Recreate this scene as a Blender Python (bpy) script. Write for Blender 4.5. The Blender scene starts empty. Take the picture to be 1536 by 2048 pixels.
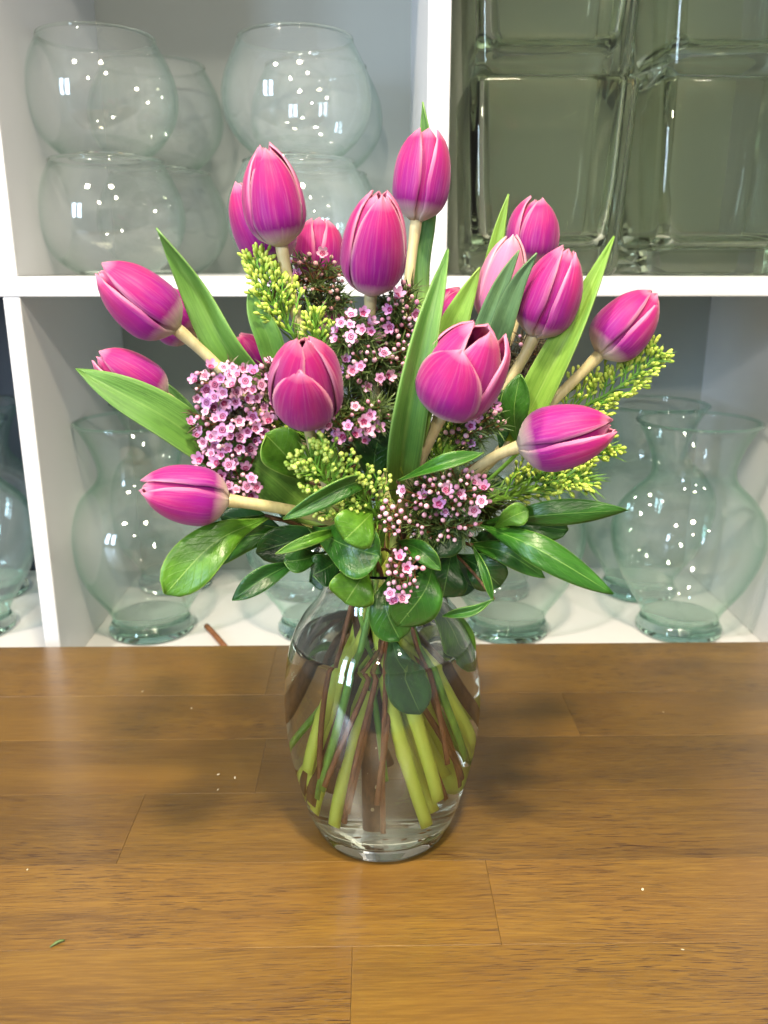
import bpy, bmesh, math, random
from mathutils import Vector, Matrix, Quaternion
R_ = math.radians
rng = random.Random(11)
C = bpy.context.scene.collection
sc = bpy.context.scene

# ------------------------------------------------------------------ camera
F_PX, W_PX, H_PX = 1700.0, 1536.0, 2048.0
CAM = Vector((-0.007, -0.493, 0.361))
PITCH, YAW, ROLL = R_(16.2), R_(0.94), R_(0.0)
cam_data = bpy.data.cameras.new('camera')
cam_data.sensor_fit = 'VERTICAL'; cam_data.sensor_height = 36.0; cam_data.sensor_width = 27.0
cam_data.lens = F_PX / H_PX * 36.0
cam_data.clip_start = 0.02; cam_data.clip_end = 60
cam = bpy.data.objects.new('camera', cam_data); C.objects.link(cam)
CROT = Matrix.Rotation(-YAW, 3, 'Z') @ Matrix.Rotation(math.pi/2 - PITCH, 3, 'X') @ Matrix.Rotation(ROLL, 3, 'Z')
cam.location = CAM; cam.rotation_euler = CROT.to_euler()
cam_data.dof.use_dof = True; cam_data.dof.focus_distance = 0.49; cam_data.dof.aperture_fstop = 11.0
sc.camera = cam

# ------------------------------------------------------------------ room light
world = bpy.data.worlds.new('World'); sc.world = world; world.use_nodes = True
bg = world.node_tree.nodes['Background']
bg.inputs[0].default_value = (0.96, 1.0, 0.98, 1); bg.inputs[1].default_value = 0.34

def lamp(name, loc, target, size, energy, col, shape='DISK', size_y=None):
    d = bpy.data.lights.new(name, 'AREA'); d.shape = shape; d.size = size
    if size_y: d.size_y = size_y
    d.energy = energy; d.color = col
    o = bpy.data.objects.new(name, d); C.objects.link(o); o.location = loc
    o.rotation_euler = (Vector(target) - Vector(loc)).to_track_quat('-Z', 'Y').to_euler()
    return o
WARM = (1.0, 0.89, 0.73)
lamp('ceiling_lamp', (-0.84, -0.85, 1.75), (0, 0.1, 0.15), 0.15, 33, WARM)
pool = lamp('ceiling_lamp', (0.12, -0.62, 1.55), (0.03, -0.22, 0.0), 0.15, 6.5, (1.0, 0.86, 0.60)); pool.data.spread = R_(70)
lamp('ceiling_lamp', (-0.30, -2.60, 1.55), (0.1, 0.4, 0.3), 0.16, 30, WARM)
lamp('ceiling_lamp', (0.95, -2.05, 1.95), (0.2, 0.4, 0.3), 0.16, 28, WARM)
for wx in (-2.42, -2.02):                            # two tall panes of the window
    lamp('window_light', (wx, -2.3-(wx+2.2)*0.9, 0.85), (0, 0.3, 0.2), 0.30, 42, (0.60, 0.77, 1.0), 'RECTANGLE', 1.3)

sc.view_settings.view_transform = 'Standard'; sc.view_settings.look = 'None'
sc.view_settings.gamma = 1.0; sc.view_settings.use_curve_mapping = False
sc.view_settings.exposure = 0.15
cy = sc.cycles
cy.use_denoising = True
try: cy.denoiser = 'OPENIMAGEDENOISE'
except Exception: pass
cy.max_bounces = 20; cy.transmission_bounces = 18; cy.glossy_bounces = 8; cy.diffuse_bounces = 4
cy.transparent_max_bounces = 32
cy.caustics_reflective = True; cy.caustics_refractive = True
cy.blur_glossy = 1.2; cy.sample_clamp_indirect = 6.0

# ------------------------------------------------------------------ pixel -> direction -> point on a plane
def ray(px, py):
    d = Vector(((px - W_PX/2)/F_PX, -(py - H_PX/2)/F_PX, -1.0))
    return CROT @ d
def at(px, py, y):                      # on the vertical plane y
    d = ray(px, py); return CAM + d * ((y - CAM.y)/d.y)
def on_z(px, py, z):                    # on the horizontal plane z
    d = ray(px, py); return CAM + d * ((z - CAM.z)/d.z)
def ppm(p):                             # photo pixels per metre at a point
    return F_PX / -((CROT.transposed() @ (Vector(p) - CAM)).z)

# ------------------------------------------------------------------ object helpers
def tag(o, label, cat, group=None, kind=None):
    if label: o['label'] = label
    if cat: o['category'] = cat
    if group: o['group'] = group
    if kind: o['kind'] = kind
    return o
def thing(name, label, cat, loc=(0, 0, 0), group=None):
    o = bpy.data.objects.new(name, None); C.objects.link(o); o.location = loc; o.empty_display_size = 0.01
    return tag(o, label, cat, group)
def wloc(o):
    v = Vector(o.location)
    while o.parent: o = o.parent; v += Vector(o.location)
    return v
def mk(name, verts, faces, mat, parent=None, uvs=None, smooth=True, origin=None, mats=None):
    off = Vector(origin) if origin is not None else Vector((0, 0, 0))
    me = bpy.data.meshes.new(name)
    me.from_pydata([tuple(Vector(v) - off) for v in verts], [], faces)
    if uvs is not None:
        ul = me.uv_layers.new(name='UVMap')
        li = [l.vertex_index for l in me.loops]
        for k, vi in enumerate(li): ul.data[k].uv = uvs[vi]
    me.materials.append(mat)
    if smooth: me.polygons.foreach_set('use_smooth', [True]*len(me.polygons))
    me.update()
    o = bpy.data.objects.new(name, me); C.objects.link(o)
    if parent is not None:
        o.parent = parent; o.location = off - wloc(parent)
    else: o.location = off
    return o
def inst(name, me, parent, pos, rot):
    o = bpy.data.objects.new(name, me); C.objects.link(o)
    o.parent = parent; o.location = Vector(pos) - wloc(parent)
    o.rotation_mode = 'QUATERNION'; o.rotation_quaternion = rot
    return o
def bevel(o, w, seg=2):
    m = o.modifiers.new('bevel', 'BEVEL'); m.width = w; m.segments = seg; m.limit_method = 'ANGLE'; return o
def solid(o, t, off=0.0):
    m = o.modifiers.new('solidify', 'SOLIDIFY'); m.thickness = t; m.offset = off; return o
def box(name, lo, hi, mat, parent, bv=0.0):
    lo, hi = Vector(lo), Vector(hi)
    v = [(x, y, z) for x in (lo.x, hi.x) for y in (lo.y, hi.y) for z in (lo.z, hi.z)]
    f = [(0,1,3,2),(4,6,7,5),(0,4,5,1),(2,3,7,6),(0,2,6,4),(1,5,7,3)]
    o = mk(name, v, f, mat, parent, smooth=False, origin=(lo+hi)/2)
    if bv: bevel(o, bv)
    return o
def interp(tab, t):
    for (a, x), (b, y) in zip(tab, tab[1:]):
        if t <= b:
            s = (t-a)/(b-a) if b > a else 0
            return x + (y-x)*s
    return tab[-1][1]
def sinterp(tab, t):                    # smooth (catmull) table
    n = len(tab)
    for i in range(n-1):
        a, b = tab[i], tab[i+1]
        if t <= b[0] or i == n-2:
            s = max(0, min(1, (t-a[0])/(b[0]-a[0])))
            p0 = tab[i-1] if i else a; p3 = tab[i+2] if i+2 < n else b
            m1 = (b[1]-p0[1])/max(1e-9, b[0]-p0[0])*(b[0]-a[0]); m2 = (p3[1]-a[1])/max(1e-9, p3[0]-a[0])*(b[0]-a[0])
            return (2*s**3-3*s*s+1)*a[1]+(s**3-2*s*s+s)*m1+(-2*s**3+3*s*s)*b[1]+(s**3-s*s)*m2
def catmull(pts, n):
    pts = [Vector(p) for p in pts]
    if len(pts) == 2: return [pts[0].lerp(pts[1], i/(n-1)) for i in range(n)]
    out = []; m = len(pts)-1
    for i in range(n):
        t = i/(n-1)*m; k = min(int(t), m-1); s = t-k
        p0 = pts[k-1] if k else pts[0]*2-pts[1]; p1, p2 = pts[k], pts[k+1]
        p3 = pts[k+2] if k+2 <= m else pts[m]*2-pts[m-1]
        out.append(0.5*((2*p1)+(p2-p0)*s+(2*p0-5*p1+4*p2-p3)*s*s+(3*p1-p0-3*p2+p3)*s**3))
    return out
def tube_data(path, rad, seg=8, V=None, Fc=None, cap=True):
    V = [] if V is None else V; Fc = [] if Fc is None else Fc
    base = len(V); n = len(path)
    ref = Vector((0.3, 1, 0.2)).normalized()
    for i, p in enumerate(path):
        t = (path[min(i+1, n-1)] - path[max(i-1, 0)])
        t = t.normalized() if t.length > 1e-9 else Vector((0, 0, 1))
        a = t.cross(ref)
        if a.length < 1e-3: a = t.cross(Vector((1, 0, 0)))
        a.normalize(); b = t.cross(a)
        r = rad(i/(n-1)) if callable(rad) else rad
        for k in range(seg):
            an = 2*math.pi*k/seg
            V.append(p + a*math.cos(an)*r + b*math.sin(an)*r)
    for i in range(n-1):
        for k in range(seg):
            k2 = (k+1) % seg
            Fc.append((base+i*seg+k, base+i*seg+k2, base+(i+1)*seg+k2, base+(i+1)*seg+k))
    if cap:
        Fc.append(tuple(base+k for k in range(seg))[::-1]); Fc.append(tuple(base+(n-1)*seg+k for k in range(seg)))
    return V, Fc
def lathe(name, prof, mat, parent=None, loc=(0, 0, 0), seg=72, closed=False):
    """prof: list of (r, z); r == 0 ends become poles"""
    V, Fc, rows = [], [], []
    for r, z in prof:
        if r < 1e-6: rows.append([len(V)]); V.append(Vector((0, 0, z)))
        else:
            rows.append(list(range(len(V), len(V)+seg)))
            V += [Vector((r*math.cos(2*math.pi*k/seg), r*math.sin(2*math.pi*k/seg), z)) for k in range(seg)]
    pairs = list(zip(rows, rows[1:])) + ([(rows[-1], rows[0])] if closed else [])
    for a, b in pairs:
        for k in range(seg):
            k2 = (k+1) % seg
            if len(a) == 1 and len(b) == 1: continue
            if len(a) == 1: Fc.append((a[0], b[k2], b[k]))
            elif len(b) == 1: Fc.append((a[k], a[k2], b[0]))
            else: Fc.append((a[k], a[k2], b[k2], b[k]))
    o = mk(name, V, Fc, mat, parent)
    if parent is None: o.location = loc
    return o
def smooth_prof(tab, n):                # tab: (z, r) -> n points (r, z)
    z0, z1 = tab[0][0], tab[-1][0]
    return [(max(0.0005, sinterp(tab, z0+(z1-z0)*i/(n-1))), z0+(z1-z0)*i/(n-1)) for i in range(n)]

# ------------------------------------------------------------------ materials
class NT:
    def __init__(s, name):
        s.m = bpy.data.materials.new(name); s.m.use_nodes = True
        s.t = s.m.node_tree; s.t.nodes.clear(); s.out = s.t.nodes.new('ShaderNodeOutputMaterial')
    def n(s, kind, **kw):
        nd = s.t.nodes.new('ShaderNode'+kind)
        for k, v in kw.items():
            if k.startswith('in_'):
                key = k[3:]; key = int(key) if key.isdigit() else key.replace('_', ' ')
                s.set(nd.inputs[key], v)
            else: setattr(nd, k, v)
        return nd
    def set(s, inp, v):
        if isinstance(v, bpy.types.NodeSocket): s.t.links.new(v, inp)
        else:
            if hasattr(inp.default_value, '__len__') and len(inp.default_value) == 4 and hasattr(v, '__len__') and len(v) == 3: v = (*v, 1)
            inp.default_value = v
    def math(s, op, a, b=0.0, c=None):
        nd = s.n('Math', operation=op); s.set(nd.inputs[0], a); s.set(nd.inputs[1], b)
        if c is not None: s.set(nd.inputs[2], c)
        return nd.outputs[0]
    def mix(s, f, a, b, mode='MIX'):
        nd = s.n('MixRGB', blend_type=mode); s.set(nd.inputs[0], f); s.set(nd.inputs[1], a); s.set(nd.inputs[2], b); return nd.outputs[0]
    def ramp(s, f, stops):
        nd = s.n('ValToRGB'); el = nd.color_ramp.elements
        while len(el) < len(stops): el.new(0.5)
        for e, (p, c) in zip(el, stops): e.position = p; e.color = (*c, 1) if len(c) == 3 else c
        s.set(nd.inputs[0], f); return nd.outputs[0]
    def noise(s, vec, scale, detail=3, rough=0.55, dist=0.0):
        nd = s.n('TexNoise'); s.set(nd.inputs['Vector'], vec); nd.inputs['Scale'].default_value = scale
        nd.inputs['Detail'].default_value = detail; nd.inputs['Roughness'].default_value = rough; nd.inputs['Distortion'].default_value = dist
        return nd.outputs[0]
    def mapping(s, vec, scale=(1, 1, 1), loc=None):
        nd = s.n('Mapping'); s.set(nd.inputs['Vector'], vec); nd.inputs['Scale'].default_value = scale
        if loc is not None: s.set(nd.inputs['Location'], loc)
        return nd.outputs[0]
    def bump(s, h, strength, dist=0.001):
        nd = s.n('Bump'); nd.inputs['Strength'].default_value = strength; nd.inputs['Distance'].default_value = dist
        s.set(nd.inputs['Height'], h); return nd.outputs[0]
    def bsdf(s, col, rough=0.5, **kw):
        nd = s.n('BsdfPrincipled'); s.set(nd.inputs['Base Color'], col); s.set(nd.inputs['Roughness'], rough)
        for k, v in kw.items(): s.set(nd.inputs[k.replace('_', ' ')], v)
        return nd
    def leafy(s, bs, col, amount):      # thin plant tissue lets light through
        tr = s.n('BsdfTranslucent'); s.set(tr.inputs[0], col)
        mx = s.n('MixShader'); mx.inputs[0].default_value = amount
        s.t.links.new(bs.outputs[0], mx.inputs[1]); s.t.links.new(tr.outputs[0], mx.inputs[2])
        s.t.links.new(mx.outputs[0], s.out.inputs[0]); return s.m
    def done(s, bs): s.t.links.new(bs.outputs[0], s.out.inputs[0]); return s.m
def srgb(r, g, b):
    return tuple(((c/255)/12.92 if c/255 <= 0.04045 else ((c/255+0.055)/1.055)**2.4) for c in (r, g, b))

def mat_petal(name, deep, mid, edge, base):
    t = NT(name); uv = t.n('UVMap').outputs[0]; sep = t.n('SeparateXYZ', in_0=uv)
    u, v = sep.outputs[0], sep.outputs[1]
    rnd = t.n('ObjectInfo').outputs['Random']
    au = t.math('ABSOLUTE', t.math('SUBTRACT', t.math('MULTIPLY', u, 2.0), 1.0))
    loc = t.n('CombineXYZ', in_0=t.math('MULTIPLY', rnd, 17.0), in_1=t.math('MULTIPLY', rnd, 9.0)).outputs[0]
    st = t.noise(t.mapping(uv, (26, 1.6, 1), loc), 1.0, 4, 0.6)
    st2 = t.noise(t.mapping(uv, (4, 1.2, 1), loc), 1.0, 2, 0.5)
    body = t.mix(t.ramp(t.math('ADD', t.math('MULTIPLY', st2, 0.6), t.math('MULTIPLY', v, 0.55)), [(0.42, (0, 0, 0)), (0.85, (1, 1, 1))]), deep, mid)  # cool shade low and warm light high, painted in as purple to pink
    grain = t.noise(t.n('TexCoord').outputs['Object'], 900, 2)
    body = t.mix(t.math('MULTIPLY', grain, 0.14), body, tuple(c*0.6 for c in deep))
    body = t.mix(t.math('MULTIPLY', t.ramp(st, [(0.48, (0, 0, 0)), (0.78, (1, 1, 1))]), 0.17), body, edge)
    vn = t.noise(t.mapping(uv, (70, 1.1, 1), loc), 1.0, 2, 0.6)
    body = t.mix(t.math('MULTIPLY', t.ramp(vn, [(0.5, (0, 0, 0)), (0.72, (1, 1, 1))]), 0.14), body, tuple(c*0.55 for c in deep))
    e = t.math('ADD', au, t.math('MULTIPLY', t.math('SUBTRACT', st, 0.5), 0.35))
    e = t.math('MAXIMUM', t.ramp(e, [(0.80, (0, 0, 0)), (1.02, (1, 1, 1))]), t.math('MULTIPLY', t.ramp(v, [(0.88, (0, 0, 0)), (1.0, (1, 1, 1))]), 0.75))
    e = t.math('MULTIPLY', e, t.ramp(v, [(0.35, (0.12, 0.12, 0.12)), (0.8, (1, 1, 1))]))
    body = t.mix(t.math('MULTIPLY', e, 0.8), body, edge)
    vb = t.math('ADD', v, t.math('MULTIPLY', t.math('SUBTRACT', st, 0.5), 0.10))
    body = t.mix(t.ramp(vb, [(0.04, (1, 1, 1)), (0.22, (0, 0, 0))]), body, base)
    bs = t.bsdf(body, 0.5, Normal=t.bump(st, 0.4, 0.0008), Sheen_Weight=0.2, Specular_IOR_Level=0.3)
    return t.leafy(bs, body, 0.32)
M = {}
M['petal'] = mat_petal('petal_magenta', srgb(152, 12, 134), srgb(192, 24, 110), srgb(248, 178, 204), srgb(232, 212, 196))
M['petal_pale'] = mat_petal('petal_pale_pink', srgb(214, 120, 170), srgb(226, 140, 172), srgb(246, 205, 214), srgb(226, 190, 180))

def mat_leaf(name, dark, light, rib, gloss, ribw=0.05, veins=True, transl=0.2, edge=None, tip=None):
    t = NT(name); uv = t.n('UVMap').outputs[0]; sep = t.n('SeparateXYZ', in_0=uv)
    u, v = sep.outputs[0], sep.outputs[1]
    au = t.math('ABSOLUTE', t.math('SUBTRACT', t.math('MULTIPLY', u, 2.0), 1.0))
    rnd = t.n('ObjectInfo').outputs['Random']
    loc = t.n('CombineXYZ', in_0=t.math('MULTIPLY', rnd, 13.0), in_1=t.math('MULTIPLY', rnd, 7.0)).outputs[0]
    sc_ = (22, 1.3, 1) if not veins else (5, 4, 1)
    ns = t.noise(t.mapping(uv, sc_, loc), 1.0, 4, 0.6)
    big = t.noise(t.mapping(uv, (1.6, 1.6, 1), loc), 1.0, 2, 0.5)
    col = t.mix(t.ramp(t.math('ADD', t.math('MULTIPLY', ns, 0.5), t.math('MULTIPLY', big, 0.5)), [(0.35, (0, 0, 0)), (0.65, (1, 1, 1))]), dark, light)
    col = t.mix(t.math('MULTIPLY', rnd, 0.35), col, light)
    spot = t.noise(t.mapping(uv, (3, 5, 1), loc), 1.0, 5, 0.65)
    col = t.mix(t.math('MULTIPLY', t.ramp(spot, [(0.55, (0, 0, 0)), (0.72, (1, 1, 1))]), 0.35), col, tuple(min(1, c*1.5+0.02) for c in light))
    col = t.mix(t.math('MULTIPLY', t.ramp(spot, [(0.30, (1, 1, 1)), (0.44, (0, 0, 0))]), 0.35), col, tuple(c*0.55 for c in dark))
    if tip: col = t.mix(t.math('MULTIPLY', t.ramp(v, [(0.0, (1, 1, 1)), (0.4, (0, 0, 0))]), 0.7), col, tip)
    h = ns
    if veins:
        sv = t.math('ADD', t.math('MULTIPLY', v, 11.0), t.math('MULTIPLY', au, -2.6))
        w = t.math('ABSOLUTE', t.math('SUBTRACT', t.math('FRACT', sv), 0.5))
        vein = t.ramp(w, [(0.0, (1, 1, 1)), (0.07, (0, 0, 0))])
        col = t.mix(t.math('MULTIPLY', vein, 0.05), col, rib)
        h = t.math('ADD', ns, t.math('MULTIPLY', vein, 0.25))
    ribm = t.ramp(au, [(ribw*0.3, (1, 1, 1)), (ribw*1.1, (0, 0, 0))])
    col = t.mix(t.math('MULTIPLY', ribm, 0.38 if veins else 0.2), col, rib)
    if edge: col = t.mix(t.math('MULTIPLY', t.ramp(au, [(0.95, (0, 0, 0)), (1.0, (1, 1, 1))]), 0.4), col, edge)
    bs = t.bsdf(col, t.math('ADD', gloss-0.06, t.math('MULTIPLY', spot, 0.18)), Normal=t.bump(t.math('ADD', h, t.math('MULTIPLY', spot, 1.2)), 0.45, 0.001), Specular_IOR_Level=0.5)
    return t.leafy(bs, col, transl)
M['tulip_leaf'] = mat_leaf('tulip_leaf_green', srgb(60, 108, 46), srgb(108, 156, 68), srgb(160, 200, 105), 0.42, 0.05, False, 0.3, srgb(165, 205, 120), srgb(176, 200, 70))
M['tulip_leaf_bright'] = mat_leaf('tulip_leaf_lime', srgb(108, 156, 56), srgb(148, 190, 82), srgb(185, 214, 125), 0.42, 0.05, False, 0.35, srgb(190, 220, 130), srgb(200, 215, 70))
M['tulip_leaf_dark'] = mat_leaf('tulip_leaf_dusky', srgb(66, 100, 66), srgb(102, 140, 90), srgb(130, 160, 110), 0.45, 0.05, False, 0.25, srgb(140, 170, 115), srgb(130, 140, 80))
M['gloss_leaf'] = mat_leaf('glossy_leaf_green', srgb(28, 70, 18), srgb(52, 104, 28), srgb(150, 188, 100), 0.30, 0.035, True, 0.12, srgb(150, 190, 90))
M['gloss_leaf_lit'] = mat_leaf('glossy_leaf_lit', srgb(54, 100, 24), srgb(90, 138, 38), srgb(170, 200, 110), 0.32, 0.035, True, 0.2, srgb(175, 205, 105))  # lighter copy of the leaf green, with the lit look put into the colour
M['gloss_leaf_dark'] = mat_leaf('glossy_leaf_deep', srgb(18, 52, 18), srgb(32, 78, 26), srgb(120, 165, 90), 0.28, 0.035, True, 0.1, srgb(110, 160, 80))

def mat_stem(name, a, b, stretch=0.15, rough=0.5, bumpy=0.2, zgrad=None):
    t = NT(name); co = t.n('TexCoord').outputs['Object']
    ns = t.noise(t.mapping(co, (1, 1, stretch)), 420, 4, 0.6)
    bigc = t.noise(co, 60, 2)
    col = t.mix(t.ramp(t.math('ADD', t.math('MULTIPLY', ns, .5), t.math('MULTIPLY', bigc, .5)), [(0.35, (0, 0, 0)), (0.65, (1, 1, 1))]), a, b)
    if zgrad:                            # stems turn lime low down; their brightly lit look in the vase is coloured in
        z = t.n('SeparateXYZ', in_0=t.n('NewGeometry').outputs['Position']).outputs[2]
        col = t.mix(t.ramp(t.math('MULTIPLY', z, 4.0), [(0.72, (1, 1, 1)), (0.98, (0, 0, 0))]), col, zgrad)
    bs = t.bsdf(col, rough, Normal=t.bump(ns, bumpy, 0.0006), Subsurface_Weight=0.0)
    return t.done(bs)
M['tulip_stem'] = mat_stem('tulip_stem_green', srgb(168, 156, 112), srgb(196, 184, 142), 0.15, 0.45, 0.12, srgb(204, 224, 92))
M['woody'] = mat_stem('woody_bark', srgb(62, 42, 26), srgb(112, 78, 48), 0.4, 0.7, 0.6)
M['twig'] = mat_stem('twig_brown', srgb(104, 62, 38), srgb(140, 92, 56), 0.3, 0.6, 0.3)
M['green_stem'] = mat_stem('green_stem', srgb(84, 140, 44), srgb(120, 172, 62), 0.2, 0.45, 0.15)
M['needle'] = mat_stem('needle_green', srgb(62, 82, 40), srgb(98, 120, 62), 1, 0.5, 0.0)
M['needle_brown'] = mat_stem('needle_dusky', srgb(74, 70, 50), srgb(112, 102, 76), 1, 0.5, 0.0)
M['needle_fresh'] = mat_stem('needle_fresh', srgb(70, 112, 34), srgb(112, 150, 52), 1, 0.5, 0.0)

def mat_var(name, a, b, rough=0.5, transl=0.15):
    t = NT(name); rnd = t.n('ObjectInfo').outputs['Random']
    co = t.n('TexCoord').outputs['Object']; ns = t.noise(co, 700, 2)
    col = t.mix(t.math('ADD', t.math('MULTIPLY', rnd, 0.7), t.math('MULTIPLY', ns, 0.3)), a, b)
    bs = t.bsdf(col, rough, Specular_IOR_Level=0.35)
    return t.leafy(bs, col, transl)
M['wax_petal'] = mat_var('waxflower_petal', srgb(182, 124, 190), srgb(228, 184, 206), 0.4)
M['wax_cup'] = mat_var('waxflower_cup', srgb(120, 22, 78), srgb(160, 44, 96), 0.35, 0.05)
M['wax_bud'] = mat_var('waxflower_bud', srgb(208, 130, 170), srgb(240, 206, 214), 0.35)
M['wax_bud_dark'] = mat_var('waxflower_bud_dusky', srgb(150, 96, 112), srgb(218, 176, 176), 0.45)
M['wax_calyx'] = mat_var('waxflower_calyx', srgb(96, 66, 74), srgb(120, 100, 70), 0.5, 0.0)
M['gold_bud'] = mat_var('goldenrod_bud', srgb(150, 186, 62), srgb(212, 222, 112), 0.5)
M['gold_bud_green'] = mat_var('goldenrod_bud_green', srgb(132, 170, 60), srgb(210, 222, 120), 0.5)

def mat_wood():
    t = NT('stained_wood'); co = t.n('TexCoord').outputs['Object']
    rnd = t.n('ObjectInfo').outputs['Random']
    loc = t.n('CombineXYZ', in_0=t.math('MULTIPLY', rnd, 31.0), in_1=t.math('MULTIPLY', rnd, 57.0), in_2=t.math('MULTIPLY', rnd, 7.0)).outputs[0]
    p = t.mapping(co, (1, 1, 1), loc)
    warp = t.noise(t.mapping(p, (3, 9, 1)), 1.0, 2)
    pv = t.n('VectorMath', operation='ADD'); t.set(pv.inputs[0], p)
    t.set(pv.inputs[1], t.n('CombineXYZ', in_1=t.math('MULTIPLY', t.math('SUBTRACT', warp, 0.5), 0.03)).outputs[0])
    pw = pv.outputs[0]
    broad = t.noise(t.mapping(pw, (4, 40, 1)), 1.0, 3, 0.5, 0.3)
    fine = t.noise(t.mapping(pw, (36, 700, 1)), 1.0, 4, 0.65)
    pores = t.noise(t.mapping(pw, (60, 1700, 1)), 1.0, 2, 0.5)
    patch = t.noise(t.mapping(p, (5, 7, 1)), 1.0, 2)
    blotch = t.noise(t.mapping(p, (11, 14, 1)), 1.0, 3)
    a, b, c = srgb(114, 83, 30), srgb(90, 64, 26), srgb(140, 106, 41)
    col = t.mix(t.ramp(broad, [(0.3, (0, 0, 0)), (0.7, (1, 1, 1))]), b, a)
    col = t.mix(t.math('MULTIPLY', t.ramp(fine, [(0.42, (0, 0, 0)), (0.66, (1, 1, 1))]), 0.42), col, c)
    col = t.mix(t.math('MULTIPLY', t.ramp(blotch, [(0.42, (0, 0, 0)), (0.72, (1, 1, 1))]), 0.30), col, srgb(96, 62, 26))
    hsv = t.n('HueSaturation'); t.set(hsv.inputs['Color'], col)
    t.set(hsv.inputs['Value'], t.math('ADD', 0.72, t.math('MULTIPLY', rnd, 0.55))); col = hsv.outputs[0]
    pm = t.math('MULTIPLY', t.ramp(pores, [(0.58, (0, 0, 0)), (0.615, (1, 1, 1))]), t.ramp(patch, [(0.34, (0, 0, 0)), (0.60, (1, 1, 1))]))
    col = t.mix(t.math('MULTIPLY', pm, 0.95), col, srgb(48, 24, 10))
    rg = t.math('ADD', 0.30, t.math('MULTIPLY', t.noise(t.mapping(p, (14, 20, 1)), 1.0, 4), 0.16))
    hgt = t.math('SUBTRACT', t.math('MULTIPLY', fine, 0.35), pm)
    bs = t.bsdf(col, rg, Normal=t.bump(hgt, 0.35, 0.0006), Specular_IOR_Level=0.5, Coat_Weight=0.8, Coat_Roughness=0.27)
    return t.done(bs)
M['wood'] = mat_wood()
def mat_paint(name, col, rough=0.45, amp=0.05):
    t = NT(name); co = t.n('TexCoord').outputs['Object']
    n1 = t.noise(co, 9, 3); n2 = t.noise(co, 260, 2)
    c = t.mix(t.math('MULTIPLY', t.ramp(n1, [(0.35, (0, 0, 0)), (0.7, (1, 1, 1))]), amp*4), col, tuple(x*0.85 for x in col))
    return t.done(t.bsdf(c, rough, Normal=t.bump(n2, 0.06, 0.0004)))
M['white'] = mat_paint('white_melamine', (0.68, 0.68, 0.69), 0.4)
M['back'] = mat_paint('grey_back_board', (0.30, 0.33, 0.315), 0.6)
M['back_olive'] = mat_paint('brightened_olive_back_board', (0.60, 0.62, 0.52), 0.6)  # coloured paler than the grey boards to brighten the bay behind the square vases
M['back_dark'] = mat_paint('navy_back_board', (0.012, 0.018, 0.028), 0.5)

def mat_glass(name, col, ior=1.5, rough=0.0):
    t = NT(name); g = t.n('BsdfGlass'); g.inputs['Color'].default_value = (*col, 1)
    g.inputs['IOR'].default_value = ior; g.inputs['Roughness'].default_value = rough
    return t.done(g)
M['glass'] = mat_glass('clear_glass', (0.99, 0.997, 0.985))
M['glass_green'] = mat_glass('green_tinted_glass', (0.93, 0.985, 0.962))
M['glass_cube'] = mat_glass('cube_glass', (0.960, 0.982, 0.930), 1.5)
M['water'] = mat_glass('vase_water', (0.985, 0.992, 0.955), 1.333)
def mat_thin(name, col, milky=0.05):      # a thin blown wall: light passes nearly straight, with a fresnel reflection and a milky haze painted in as pale diffuse
    t = NT(name)
    geo = t.n('NewGeometry')
    dp = t.n('VectorMath', operation='DOT_PRODUCT'); t.set(dp.inputs[0], geo.outputs['Incoming']); t.set(dp.inputs[1], geo.outputs['Normal'])
    gz = t.math('SUBTRACT', 1.0, t.math('ABSOLUTE', dp.outputs['Value']))
    tr = t.n('BsdfTransparent'); t.set(tr.inputs[0], t.mix(t.math('POWER', gz, 3.6), col, tuple(c**28 for c in col)))   # longer way through the wall at grazing angles
    gl = t.n('BsdfGlossy'); gl.inputs['Roughness'].default_value = 0.03; gl.inputs['Color'].default_value = (1, 1, 1, 1)
    fr = t.math('ADD', 0.04, t.math('MULTIPLY', t.math('POWER', gz, 5.0), 0.75))
    mx = t.n('MixShader'); t.set(mx.inputs[0], fr); t.t.links.new(tr.outputs[0], mx.inputs[1]); t.t.links.new(gl.outputs[0], mx.inputs[2])
    df = t.n('BsdfDiffuse'); df.inputs[0].default_value = (0.8, 0.85, 0.85, 1)
    m2 = t.n('MixShader')
    co = t.n('TexCoord').outputs['Object']
    t.set(m2.inputs[0], t.math('MULTIPLY', t.ramp(t.noise(co, 14, 4), [(0.3, (0.3, 0.3, 0.3)), (0.75, (1, 1, 1))]), milky))
    t.t.links.new(mx.outputs[0], m2.inputs[1]); t.t.links.new(df.outputs[0], m2.inputs[2])
    return t.done(m2)
M['thin_green'] = mat_thin('thin_green_glass', (0.972, 0.990, 0.982), 0.03)
M['thin_clear'] = mat_thin('thin_clear_glass', (0.982, 0.990, 0.986), 0.055)
M['crumb'] = mat_paint('pale_crumb', (0.55, 0.47, 0.33), 0.7)

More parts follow.
